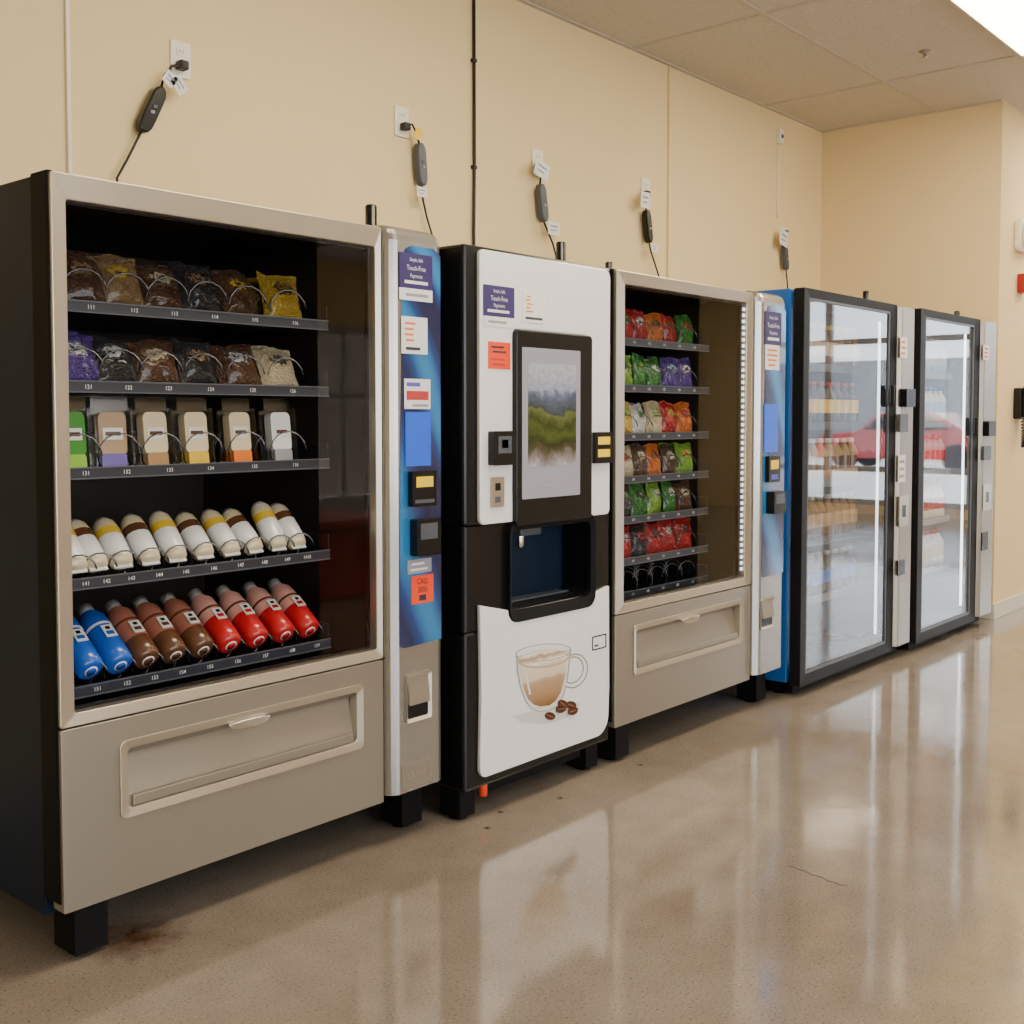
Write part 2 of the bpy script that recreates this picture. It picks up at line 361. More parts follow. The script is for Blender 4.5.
def bagmat(a, b, dim=1):  # dim puts interior shade and glass tint into the print colours
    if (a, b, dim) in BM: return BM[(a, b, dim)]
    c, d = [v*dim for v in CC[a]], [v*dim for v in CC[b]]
    m = mat('bag_print', c, .24, coat=.4); nt = m.node_tree; N = nt.nodes; L = nt.links; bs = N['Principled BSDF']
    tc = N.new('ShaderNodeTexCoord'); mp = N.new('ShaderNodeMapping'); mp.inputs['Location'].default_value = (-.5*2.0, 0, -.64*3.6); mp.inputs['Scale'].default_value = (2.0, 0, 3.6)
    ln = N.new('ShaderNodeVectorMath'); ln.operation = 'LENGTH'
    nz = N.new('ShaderNodeTexNoise'); nz.inputs['Scale'].default_value = 13; nz.inputs['Detail'].default_value = 3
    L.new(tc.outputs['Generated'], mp.inputs[0]); L.new(mp.outputs[0], ln.inputs[0]); L.new(tc.outputs['Generated'], nz.inputs['Vector'])
    ad = N.new('ShaderNodeMath'); ad.operation = 'MULTIPLY_ADD'; ad.inputs[1].default_value = .8; L.new(nz.outputs['Fac'], ad.inputs[0]); L.new(ln.outputs['Value'], ad.inputs[2])
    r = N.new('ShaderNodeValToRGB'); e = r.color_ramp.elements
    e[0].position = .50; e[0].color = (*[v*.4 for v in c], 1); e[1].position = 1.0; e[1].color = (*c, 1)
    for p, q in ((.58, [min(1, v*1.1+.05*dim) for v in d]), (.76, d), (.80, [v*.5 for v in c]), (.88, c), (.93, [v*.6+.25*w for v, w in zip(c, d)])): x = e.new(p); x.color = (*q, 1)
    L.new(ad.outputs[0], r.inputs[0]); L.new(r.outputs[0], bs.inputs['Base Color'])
    n2 = N.new('ShaderNodeTexNoise'); n2.inputs['Scale'].default_value = 6; n2.inputs['Detail'].default_value = 4; n2.inputs['Distortion'].default_value = 2.5; L.new(tc.outputs['Generated'], n2.inputs['Vector'])
    bp = N.new('ShaderNodeBump'); bp.inputs['Strength'].default_value = 1; bp.inputs['Distance'].default_value = .03; L.new(n2.outputs['Fac'], bp.inputs['Height']); L.new(bp.outputs[0], bs.inputs['Normal'])
    BM[(a, b, dim)] = m; return m
def bag(w, h, d, a_, b_, seed=0, dim=1):
    main = bagmat(a_, b_, dim); seal = main
    rnd = random.Random(seed); nx, nz = 12, 16; m = MB(); ph = [rnd.uniform(0, 6) for _ in range(6)]
    for sgn in (-1, 1):
        vs = []; fs = []
        for j in range(nz+1):
            for i in range(nx+1):
                a = -1+2*i/nx; zz = j/nz
                q = max(0, min(1, (zz-.07)/.86)); th = (max(0, 1-abs(a)**3)**.6)*(math.sin(PI*q)**.55 if 0 < q < 1 else 0)
                th *= 1+.14*math.sin(a*5+ph[0]+zz*4)+.12*math.sin(zz*11+ph[1]+a*2)+.08*rnd.uniform(-1, 1)
                pinch = 1-.07*math.sin(PI*zz)
                wob = .004*math.sin(a*6+ph[2]) if j in (0, 1, nz-1, nz) else 0
                vs.append((a*w/2*pinch, sgn*(d/2*th+.0008)+wob, zz*h+(.005*math.sin(a*3+ph[3]) if j > nz-3 else 0)))
        for j in range(nz):
            for i in range(nx): fs.append((j*(nx+1)+i, j*(nx+1)+i+1, (j+1)*(nx+1)+i+1, (j+1)*(nx+1)+i))
        m.add(vs, fs, main, True)
    return m.data('snack_bag')
def snack_machine(F, pL, pP, pR, zb, zs, zt, D, label, shelfz, prodR, cols, ncoil_R, glx, flx, gz, glassm):
    X0, XP, X1 = hit(pL, 416, F).x, hit(pP, 416, F).x, hit(pR, 416, F).x
    root = thing('vending_machine', ((X0+X1)/2, F+.3, 0), label, 'vending machine')
    Yb = F+D
    m = MB(); B = F+.09
    m.box(X0, X0+.03, B, Yb, .10, zt, BLACK); m.box(X1-.03, X1, B, Yb, .10, zt, BLACK); m.box(X0+.03, X1-.03, Yb-.03, Yb, .10, zt, BLACK)
    m.box(X0+.03, X1-.03, B, Yb-.03, zt-.03, zt, BLACK); m.box(X0+.03, X1-.03, B+.05, Yb-.03, .10, .50, BLACK); m.box(XP, X1-.03, B, Yb-.03, .5, zt-.03, BLACK)
    m.build('cabinet', root, .004)
    m = MB(); a, b, c, d, e, g = X0+.031, XP-.002, F+.06, Yb-.032, .502, zt-.032
    m.add([(a,c,e),(b,c,e),(b,d,e),(a,d,e),(a,c,g),(b,c,g),(b,d,g),(a,d,g)], [(0,1,2,3),(4,7,6,5),(1,5,6,2),(3,2,6,7),(0,3,7,4)], LINER); m.build('interior_liner', root, fix=False)
    gx0, gx1 = hit(glx[0], 416, F).x, hit(glx[1], 416, F).x
    Ys = F+.12; XR = hit(prodR, 416, Ys).x; XL = X0+.05
    m = MB(); m.box(X0-.004, X0+.012, F+.012, F+.088, zb+.02, zt+.004, BLACKM); m.box(X0+.012, X1, F+.055, F+.088, zt-.02, zt+.004, BLACKM); m.box(X0+.012, XP, F+.052, F+.088, zb+.01, zs+.01, BLACKM)
    m.build('door_edge', root, .003)
    m = MB(); m.ring(rrect(X0, XP, zs+.002, zt, .006), rrect(gx0, gx1, gz[0], gz[1], .006), F, F+.05, SILV, F+.006)
    m.build('door_frame', root, .0025)
    m = MB(); m.ring(rrect(gx0-.001, gx1+.001, gz[0]-.001, gz[1]+.001, .006), rrect(gx0+.006, gx1-.004, gz[0]+.006, gz[1]-.006, .006), F+.034, F+.048, BLACKP); m.build('gasket', root)
    # right part of the pane only, added for reflections; shelves stay open
    gl0 = hit(glx[2], 416, F).x
    m = MB(); m.add([(gl0, F+.012, gz[0]), (gx1, F+.012, gz[0]), (gx1, F+.012, gz[1]), (gl0, F+.012, gz[1])], [(0, 1, 2, 3)], glassm); m.build('glass_pane', root)
    # lower panel with delivery flap
    fx0, fx1 = hit(flx[0], 740, F).x+.012, hit(flx[1], 700, F).x-.012
    fz0, fz1 = .322, .49
    m = MB(); m.ring(rrect(X0, XP, zb, zs-.002, .005), rrect(fx0, fx1, fz0, fz1, .012), F, F+.05, SILV2); m.build('lower_panel', root, .0025)
    m = MB(); m.ring(rrect(fx0-.010, fx1+.010, fz0-.010, fz1+.010, .016), rrect(fx0+.012, fx1-.012, fz0+.012, fz1-.012, .012), F-.006, F+.03, SILV, F-.001); fl = m.build('delivery_flap', root, .002)
    m = MB(); n = 12; vs = []; fs = []
    for j in range(n+1):
        t = j/n; yy = F+.004+.034*(t**.6) if t < .8 else F+.038-.028*((t-.8)/.2)
        vs += [(fx0+.010, yy, fz0+.008+(fz1-fz0-.016)*t), (fx1-.010, yy, fz0+.008+(fz1-fz0-.016)*t)]
    for j in range(n): fs.append((2*j, 2*j+1, 2*j+3, 2*j+2))
    m.add(vs, fs, SILVD, True)
    m.box(fx0+.012, fx1-.012, F+.039, F+.048, fz0+.01, fz1-.01, SILVD)
    m.box(fx0+.026, fx1-.026, F-.0, F+.006, fz0+.014, fz0+.040, SILV2); m.build('pocket', fl, .003)
    cx = hit(flx[2], 720, F).x; hz = fz1-.014; w = .064
    pts = [(cx+w*math.cos(q), hz+(.020 if math.sin(q) < 0 else .006)*math.sin(q)) for q in [2*PI*i/24 for i in range(24)]]
    m = MB(); m.prism(pts, F-.012, F+.002, CHROME); m.build('handle', fl, .002)
    # column with payment devices
    P = F-.03; c1 = .028*(X1-XP)/.25+.010
    def plan(s=0):
        raw = [(XP+.002, F+.05), (XP+.002, F+.004), (XP+c1*.12, F-.008), (XP+c1*.35, F-.018), (XP+c1*.65, F-.026), (XP+c1, P), (X1-.028, P), (X1-.014, P+.005), (X1-.004, P+.016), (X1, P+.035), (X1, F+.05)]
        cx_, cy_ = (XP+X1)/2, F+.05
        return [(cx_+(x-cx_)*(1-s*.25), cy_+(y-cy_)*(1-s)) for x, y in raw]
    m = MB(); z1 = zt-.035; levels = [(zb+.02, 0), (z1, 0), (z1+.018, .05), (z1+.032, .18), (z1+.042, .40), (z1+.048, .7), (z1+.049, .98)]
    n = 11; vs = []; fs = []
    for z, s_ in levels: vs += [(x, y, z) for x, y in plan(s_)]
    for j in range(len(levels)-1):
        for i in range(n): fs.append((j*n+i, j*n+(i+1) % n, (j+1)*n+(i+1) % n, (j+1)*n+i))
    fs += [tuple(range(n))[::-1], tuple(range((len(levels)-1)*n, len(levels)*n))]
    m.add(vs, fs, STEELC); pil = m.build('payment_column', root)
    bx0, bx1 = XP+c1+.002, X1-.016
    m = MB(); zlo, zhi = zs+.035, zt-.045
    pts = [(bx0+.055, zhi), (bx0+.030, zhi-.012), (bx0+.016, zhi-.045), (bx0+.012, zhi*.85+zlo*.15), (bx0+.012, (zhi*.7+zlo*.3)), (bx0+.006, (zhi+zlo)/2), (bx0, zlo*.8+zhi*.2), (bx0-.002, zlo), (bx0+.02, zlo-.008), (bx1, zlo-.002), (bx1, zhi-.02), (bx1-.03, zhi)]
    m.prism([(x, z) for x, z in pts], P-.0015, P-.0002, BLUEG)
    m.extr([(bx1, P-.0015, zlo-.002), (bx1+.004, P+.004, zlo-.002), (bx1+.0155, P+.018, zlo-.002), (bx1+.0125, P+.018, zlo-.002), (bx1, P, zlo-.002)], (0, 0, zhi-zlo-.02), BLUEG)
    m.build('blue_panel', root)
    # legs
    for lx, ly in ((X0+.035, F+.02), (X1-.115, F+.04), (X0+.035, Yb-.16), (X1-.115, Yb-.16)):
        m = MB(); m.box(lx, lx+.085, ly, ly+.10, .012, .135, BLACKM); m.lathe([(.03, 0), (.03, .006), (.012, .012)], (lx+.04, ly+.05, 0), 'z', BLACKM); m.build('leg', root, .004)
    # trays, coils
    for r, z in enumerate(shelfz):
        m = MB(); m.box(XL, XR, Ys, Ys+.55, z-.03, z-.024, TRAY); m.box(XL, XR, Ys-.004, Ys+.002, z-.031, z-.003, TRAYS); m.box(XL, XR, Ys-.007, Ys-.004, z-.031, z-.028, GREYP); m.box(XL, XR, Ys-.007, Ys-.003, z-.005, z-.002, GREYP)
        m.box(XR-.004, XR, Ys, Ys+.55, z-.03, z+.04, TRAY)
        for k, q in enumerate(cols[r]): m.text('%d%d%d' % (1, r+1, k+1), hit(q, 416, Ys).x, Ys-.0048, z-.017, .014, PAPER)
        tr = m.build('shelf_tray', root)
        cm = helix(ncoil_R[r], .42, 6)
        for q in cols[r]:
            o = put('spiral_coil', cm, (hit(q, 416, Ys).x, Ys+.008, z-.022+ncoil_R[r]), None, None, parent=tr)
    return root, X0, XP, X1, Ys, XR, P
# ---------------------------------------------------------------- machine 1
sh1 = [1.548, 1.357, 1.149, .883, .622]
c1 = [[92, 135, 175, 215, 255, 295], [88, 128, 168, 210, 252, 292], [84, 125, 168, 209, 253, 294], [82, 103, 128, 156, 183, 211, 238, 262, 285, 305], [92, 122, 150, 178, 206, 234, 262, 289, 314]]
r1, X0, XP, X1, Ys1, XR1, P1 = snack_machine(2.42, 55, 382, 437, .13, .557, 1.815, .93, 'widest snack and drink vending machine at the left end of the row', sh1, 328, c1, [.05, .05, .05, .036, .036], (71, 377, 321), (118, 363, 248), (.588, 1.757), G1)
def column_bits(root, P, items):
    for it in items: panel(root, *it[:1], it[1], P-.0016, it[2], **it[3])
T_ = 'Touch-Free'
column_bits(r1, P1, [
    ('sticker', (399, 254, 432, 289), PURP, dict(label='purple payment sticker', greek=lines(1, PAPER, c0=.08, c1=.3), texts=[('Simple, Safe', .14, .5, .82, PAPER), (T_, .2, .5, .58, PAPER), ('Payments', .16, .5, .36, PAPER)])),
    ('sticker', (399, 289, 432, 301), PAPER, dict(greek=lines(1, INKG, c0=.2, c1=.8))),
    ('sticker', (401, 317, 427, 354), PAPER, dict(label='white notice sticker', greek=lines(4, INKO, b=.55, c0=.3)+lines(1, INK, c0=.05, c1=.25))),
    ('card_sticker', (404, 379, 430, 409), PAPER, dict(greek=[(.08, .92, .3, .6, INKR), (.08, .6, .75, .88, INKB), (.3, .9, .08, .16, INKG)])),
    ('display', (405, 412, 430, 466), SCREENB, dict(th=.004)),
    ('bill_slot', (408, 471, 432, 506), BLACKP, dict(th=.02, r=.006, label='black and yellow bill slot', greek=[(.15, .85, .55, .85, YEL), (.1, .9, .1, .2, GREYP)])),
    ('card_reader', (410, 518, 434, 555), BLACKP, dict(th=.03, r=.008, label='black card reader', greek=[(.15, .85, .45, .88, GREYP)])),
    ('sticker', (407, 559, 431, 573), INKG, dict(greek=lines(2, PAPER))),
    ('sticker', (411, 575, 433, 603), ORNG, dict(label='orange square sticker', greek=[(.35, .65, .1, .3, INK)], texts=[('CALL', .3, .5, .78, INK), ('3856', .3, .5, .48, INK)])),
])
def colet(root, F, P, px, name='coin_return'):
    x0, x1, z0, z1 = rpx(*px, P); m = MB()
    m.ring(rrect(x0, x1, z0, z1, .008, 3), rrect(x0+.010, x1-.010, z0+.010, z1-.010, .006, 3), P-.008, P-.0003, SILV, P-.002)
    m.box(x0+.010, x1-.010, P-.0012, P-.0004, z0+.010, z0+(z1-z0)*.38, BLACKP)
    m.extr([(x0+.010, P-.001, z1-.010), (x0+.010, P-.001, z0+(z1-z0)*.38), (x0+.010, P-.012, z0+(z1-z0)*.36), (x0+.010, P-.008, z0+(z1-z0)*.6)], (x1-x0-.020, 0, 0), SILVD)
    m.build(name, root)
colet(r1, 2.42, P1, (405, 672, 430, 720))
panel(r1, 'name_plate', (402, 762, 431, 786), P1, SILVD, th=.0015, texts=[('CRANE', .4, .5, .5, SILV)])
def antenna(root, px, pyt, Y, zt, r=.018):
    q = hit(px, pyt, Y); m = MB(); m.lathe([(r*1.15, -.02), (r*1.15, .01), (r, .012), (r, q.z-zt-.004), (r*.8, q.z-zt)], (q.x, Y, zt), 'z', BLACKP); m.build('antenna', root)
antenna(r1, 371, 205, 2.6, 1.82)
# products of machine 1
def gx(px, Ys): return hit(px, 416, Ys).x
rowb = [[('brown', 'tan'), ('tan', 'yellow'), ('brown', 'cream'), ('black', 'tan'), ('brown', 'yellow'), ('yellow', 'brown')],
        [('purple', 'white'), ('black', 'white'), ('brown', 'cream'), ('black', 'tan'), ('brown', 'white'), ('cream', 'black')]]
CN = {'lblue': 'pale blue', 'dpink': 'dusty pink'}
for r in (0, 1):
    for k, q in enumerate(c1[r]):
        a, b = rowb[r][k]
        for dpt in range(2):
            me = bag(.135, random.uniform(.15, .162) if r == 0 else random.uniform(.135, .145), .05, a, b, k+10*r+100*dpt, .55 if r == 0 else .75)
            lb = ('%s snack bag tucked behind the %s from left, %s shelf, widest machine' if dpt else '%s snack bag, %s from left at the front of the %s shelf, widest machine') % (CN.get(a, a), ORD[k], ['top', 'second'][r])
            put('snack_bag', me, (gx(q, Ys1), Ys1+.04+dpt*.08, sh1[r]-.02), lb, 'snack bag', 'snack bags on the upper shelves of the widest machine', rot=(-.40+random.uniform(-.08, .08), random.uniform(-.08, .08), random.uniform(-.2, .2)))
fill = [('green', 'lime'), ('tan', 'purple'), ('cream', 'tan'), ('cream', 'yellow'), ('cream', 'orange'), ('white', 'grey')]
for k, q in enumerate(c1[2]):
    a, b = fill[k]
    t = thing('sandwich_pack', (gx(q, Ys1), Ys1+.06, sh1[2]-.024), '%s food in a clear upright pack, %s from left on the middle shelf' % (a, ORD[k]), 'packaged food', 'clear food packs on the middle shelf')
    x, y, z = t.location
    m = MB(); m.prism(rrect(x-.036, x+.036, z+.045, z+.155, .016), y-.012, y+.016, C_[a]); m.prism(rrect(x-.032, x+.032, z+.008, z+.05, .008), y-.016, y+.018, C_[b])
    m.box(x-.026, x+.026, y-.0135, y-.012, z+.085, z+.115, C_['white']); m.box(x-.020, x+.020, y-.0145, y-.0135, z+.095, z+.105, C_['brown']); m.build('filling', t, .004)
    m = MB(); m.box(x-.048, x+.048, y-.001, y+.001, z+.160, z+.196, WRAPC); m.prism(rrect(x-.048, x+.048, z+.001, z+.162, .008), y+.020, y+.026, WRAPC)
    m.box(x-.048, x-.046, y-.022, y+.020, z+.001, z+.165, WRAPC); m.box(x+.046, x+.048, y-.022, y+.020, z+.001, z+.165, WRAPC); m.build('wrapper', t)
    t.rotation_euler = (-.1, 0, random.uniform(-.12, .12))
for k, q in enumerate(c1[3]):
    m = MB(); mm = [C_['cream'], C_['cream'], C_['white'], C_['white'], C_['brown' if k % 2 else 'yellow'], C_['cream'], C_['white']]
    m.lathe([(.014, 0), (.028, .004), (.032, .02), (.034, .06), (.034, .09), (.034, .115), (.030, .14), (.016, .16)], (0, 0, 0), 'y', mm, 14, (1, .85)); m.box(-.024, .024, -.008, .004, -.002, .002, C_['white'])
    put('wrapped_roll', m.data('wrapped_roll'), (gx(q, Ys1), Ys1+.035, sh1[3]+.012), 'cream paper wrapped roll, %s from left on the fourth shelf' % ORD[k], 'wrapped food', 'wrapped rolls on the fourth shelf', rot=(.80+random.uniform(-.10, .15), 0, random.uniform(-.10, .10)))
btl = ['blue', 'blue', 'dpink', 'dpink', 'dpink', 'pink', 'pink', 'pink', 'pink']
for k, q in enumerate(c1[4]):
    c = btl[k]; low = {'blue': 'blue', 'dpink': 'brown', 'pink': 'red'}[c]; mid = {'blue': 'blue', 'dpink': 'dpink', 'pink': 'red'}[c]
    m = MB(); mm = [C_[low], C_[low], C_[low], C_[mid], C_[c], C_['brown' if c != 'blue' else 'white'], C_[c], C_[c], C_['white'], C_['white']]
    m.lathe([(.026, 0), (.035, .006), (.0365, .035), (.0365, .065), (.0365, .09), (.0367, .12), (.0367, .128), (.035, .165), (.020, .19), (.020, .215)], (0, 0, 0), 'y', mm[:9], 20)
    m.lathe([(.017, -.0012), (.017, .001)], (0, 0, 0), 'y', C_['white'], 14); m.lathe([(.013, -.0022), (.013, .001)], (0, 0, 0), 'y', C_[low], 12)
    for hz in (-1, 1):
        m.box(-.015, .015, .070, .112, hz*.0372-.0008, hz*.0372+.0008, C_['white']); m.box(-.010, .010, .078, .090, hz*.0372-.0014, hz*.0372+.0014, C_[low]); m.box(-.006, .006, .096, .106, hz*.0372-.0014, hz*.0372+.0014, C_['black'])
    put('drink_bottle', m.data('drink_bottle'), (gx(q, Ys1), Ys1+.025, sh1[4]+.022), '%s drink bottle, %s from left on the bottom shelf of the widest machine' % ({'blue': 'blue and white', 'dpink': 'brown and pink', 'pink': 'pink and red'}[c], ORD[k]), 'bottle', 'bottles on the bottom shelf of the widest machine', rot=(.62, 0, 0))
# ---------------------------------------------------------------- machine 3
sh3 = [1.568, 1.392, 1.207, 1.043, .888, .729, .60]
cc = [633, 648, 663, 678, 693]
r3, X0, XP, X1, Ys3, XR3, P3 = snack_machine(2.34, 616, 752, 780, .14, .55, 1.79, .93, 'snack vending machine with blue column, between white coffee machine and glass coolers', sh3, 708, [cc]*7, [.045]*7, (626, 747, 701), (632, 742, 688), (.586, 1.745), G4)
column_bits(r3, P3, [
    ('sticker', (765, 312, 781, 345), PURP, dict(label='purple payment sticker', greek=lines(1, PAPER, c0=.08, c1=.3), texts=[('Simple, Safe', .14, .5, .82, PAPER), (T_, .2, .5, .58, PAPER), ('Payments', .16, .5, .36, PAPER)])),
    ('sticker', (765, 345, 779, 370), PAPER, dict(greek=lines(4, INKO))),
    ('display', (764, 404, 777, 452), SCREENB, dict(th=.004)),
    ('bill_slot', (765, 456, 776, 482), BLACKP, dict(th=.02, r=.006, label='black and yellow bill slot', greek=[(.15, .85, .5, .85, YEL), (.2, .8, .1, .3, INKB)])),
    ('card_reader', (766, 491, 778, 513), BLACKP, dict(th=.04, r=.008, label='black card reader', greek=[(.15, .85, .45, .88, GREYP)]))])
colet(r3, 2.34, P3, (760, 598, 773, 628))
antenna(r3, 609, 262, 2.6, 1.795, .015)
m = MB(); lx = gx(743, 2.36)
for i in range(44): z = .615+i*.0255; m.box(lx-.014, lx-.005, 2.354, 2.360, z, z+.013, LEDW)
m.box(lx-.018, lx, 2.360, 2.366, .60, 1.74, GREYP); m.build('led_strip', r3)
b3 = [[('red', 'green'), ('red', 'white'), ('orange', 'brown'), ('red', 'green'), ('green', 'red')],
      [('lime', 'green'), ('green', 'lime'), ('green', 'white'), ('purple', 'lblue'), ('purple', 'white')],
      [('yellow', 'lime'), ('white', 'green'), ('cream', 'lime'), ('red', 'yellow'), ('orange', 'red')],
      [('cream', 'red'), ('brown', 'cream'), ('orange', 'brown'), ('brown', 'white'), ('lime', 'yellow')],
      [('black', 'green'), ('green', 'black'), ('lime', 'white'), ('green', 'white'), ('brown', 'cream')],
      [('red', 'white'), ('black', 'red'), ('red', 'black'), ('red', 'white'), ('red', 'black')]]
SN = ['top', 'second', 'third', 'fourth', 'fifth', 'sixth']
for r in range(6):
    for k, q in enumerate(cc):
        a, b = b3[r][k]
        for dpt in range(2):
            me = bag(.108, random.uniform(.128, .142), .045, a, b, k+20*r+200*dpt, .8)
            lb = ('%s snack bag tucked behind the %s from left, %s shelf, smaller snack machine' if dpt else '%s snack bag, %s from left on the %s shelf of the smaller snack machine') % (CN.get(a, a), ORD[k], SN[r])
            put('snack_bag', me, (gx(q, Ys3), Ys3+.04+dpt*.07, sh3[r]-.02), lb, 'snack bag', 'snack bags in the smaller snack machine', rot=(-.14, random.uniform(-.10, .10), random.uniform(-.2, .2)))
# ---------------------------------------------------------------- machine 2 : coffee
F = 2.35; X0, X1 = gx(464, F), gx(610.5, F); P = F-.015; zt = 1.79
r2 = thing('coffee_machine', ((X0+X1)/2, F+.3, 0), 'white and black hot drinks machine with tall touchscreen and cappuccino picture', 'coffee machine')
m = MB(); m.box(X0+.004, X1-.004, F+.125, F+.82, .11, zt, BLACK); m.build('cabinet', r2, .006)
hx0, hx1 = gx(508, F), gx(590, F)
m = MB(); m.box(X0, X1, F, F+.12, .93, zt+.004, BLACKP); m.box(X0, X1, F, F+.12, .10, .60, BLACKP); m.ring(rrect(X0, X1, .60, .93, .002), rrect(hx0, hx1, .645, .90, .03), F, F+.12, BLACKP)
dr = m.build('door', r2, .01)
m = MB(); m.box(hx0-.005, hx1+.005, F+.28, F+.29, .62, .92, BLACKM); m.box(hx0-.01, hx0-.001, F+.12, F+.28, .62, .92, BLACKM); m.box(hx1+.001, hx1+.01, F+.12, F+.28, .62, .92, BLACKM); m.box(hx0, hx1, F+.12, F+.28, .9, .91, BLACKM); m.box(hx0, hx1, F+.05, F+.28, .635, .65, BLACKM)
m.ring(rrect(hx0-.012, hx1+.012, .605, .935, .045), rrect(hx0+.006, hx1-.006, .640, .905, .03), F-.020, F+.01, BLACKM, F-.010)
cav = m.build('dispensing_bay', r2, .002)
cx = (hx0+hx1)/2
m = MB(); m.box(cx-.06, cx+.05, F+.08, F+.2, .865, .9, GREYP); m.lathe([(.012, -.05), (.016, -.04), (.02, 0)], (cx-.02, F+.12, .87), 'z', CHROME); m.build('nozzle', cav, .004)
m = MB()
for i in range(9): m.box(hx0+.03, hx1-.03, F+.07+i*.02, F+.078+i*.02, .651, .657, GREYP)
m.build('drip_grille', cav)
xa, xb = gx(513, P), gx(589, P); xl, xr = gx(480, P), gx(610, P)
def arc(cx, cz, r, a0, a1, n=6): return [(cx+r*math.cos(math.radians(a0+(a1-a0)*i/n)), cz+r*math.sin(math.radians(a0+(a1-a0)*i/n))) for i in range(n+1)]
zU, zS, zB = 1.782, 1.545, .932; q = .02
pts = arc(xl+q, zU-q, q, 180, 90)+arc(xr-.03, zU-.03, .03, 90, 0)+arc(xr-.02, zB+.01, .02, 0, -90)+[(xb+.001, zB-.01)]+arc(xb-.018, zS-.018, .02, 0, 90)+arc(xa+.018, zS-.018, .02, 90, 180)+[(xa-.001, zB)]+arc(xl+.02, zB+.02, .02, 270, 180)
m = MB(); m.prism(pts, P, F-.0005, WHITEP); m.build('upper_white_panel', r2, .003)
m = MB(); lo = [(xl, .682), (xl+.006, .40), (xl, .20)]+arc(xl+.03, .165, .03, 180, 270)+arc(xr-.07, .205, .07, 270, 350)+[(xr+.004, .30), (xr, .665)]
lo += arc(hx1-.03, .650, .045, 0, -90, 6)+arc(hx0+.03, .650, .045, 270, 180, 6)
m.prism(lo, P, F-.0005, WHITEP); m.build('lower_white_panel', r2, .003)
m = MB(); m.prism(rrect(xa, xb, .918, zS, .016), F-.03, F-.0005, BLACKP); bz = m.build('touchscreen', r2, .004)
SB = F-.03
SCRL = mat('screen_pale', (.25, .25, .29), .1, emis=.17, ec=(.60, .60, .70))
def landmat():
    m = mat('screen_landscape', (.1, .2, .05), .1); nt = m.node_tree; b = nt.nodes['Principled BSDF']
    tc = nt.nodes.new('ShaderNodeTexCoord'); sp = nt.nodes.new('ShaderNodeSeparateXYZ'); nz = nt.nodes.new('ShaderNodeTexNoise'); nz.inputs['Scale'].default_value = 11; nz.inputs['Detail'].default_value = 10
    ad = nt.nodes.new('ShaderNodeMath'); ad.operation = 'MULTIPLY_ADD'; ad.inputs[1].default_value = .14
    mr = nt.nodes.new('ShaderNodeMapRange'); zlo = hit(551, 466, SB).z; zhi = hit(551, 362, SB).z
    mr.inputs['From Min'].default_value = zlo+.07; mr.inputs['From Max'].default_value = zhi+.07
    r = nt.nodes.new('ShaderNodeValToRGB'); e = r.color_ramp.elements
    e[0].position = 0; e[0].color = (.26, .26, .30, 1); e[1].position = 1; e[1].color = (.28, .29, .34, 1)
    for p, c in ((.05, (.20, .17, .17)), (.16, (.05, .045, .025)), (.24, (.02, .025, .010)), (.36, (.045, .065, .015)), (.44, (.025, .035, .010)), (.53, (.08, .095, .03)), (.555, (.03, .04, .045)), (.66, (.055, .07, .10)), (.70, (.09, .11, .16)), (.715, (.20, .22, .28)), (.84, (.26, .27, .32))): x = e.new(p); x.color = (*c, 1)
    n2 = nt.nodes.new('ShaderNodeTexNoise'); n2.inputs['Scale'].default_value = 80; n2.inputs['Detail'].default_value = 3
    mx = nt.nodes.new('ShaderNodeMix'); mx.data_type = 'RGBA'; mx.blend_type = 'OVERLAY'; mx.inputs[0].default_value = .35
    L = nt.links; L.new(tc.outputs['Object'], sp.inputs[0]); L.new(tc.outputs['Object'], nz.inputs['Vector']); L.new(tc.outputs['Object'], n2.inputs['Vector']); L.new(nz.outputs['Fac'], ad.inputs[0]); L.new(sp.outputs['Z'], ad.inputs[2]); L.new(ad.outputs[0], mr.inputs[0]); L.new(mr.outputs[0], r.inputs[0])
    L.new(r.outputs[0], mx.inputs[6]); L.new(n2.outputs['Fac'], mx.inputs[7])
    L.new(mx.outputs[2], b.inputs['Base Color']); L.new(mx.outputs[2], b.inputs['Emission Color']); b.inputs['Emission Strength'].default_value = .5
    return m
sc = panel(bz, 'display', (522, 349, 580, 497), SB, SCRL, th=.001, r=.004, greek=[(.1, .3, .93, .95, INKG), (.75, .92, .94, .96, INKG), (.3, .7, .06, .08, INKG)])
panel(bz, 'display_picture', (528, 364, 576, 466), SB-.0012, landmat(), th=.001, r=.004)
PS = P
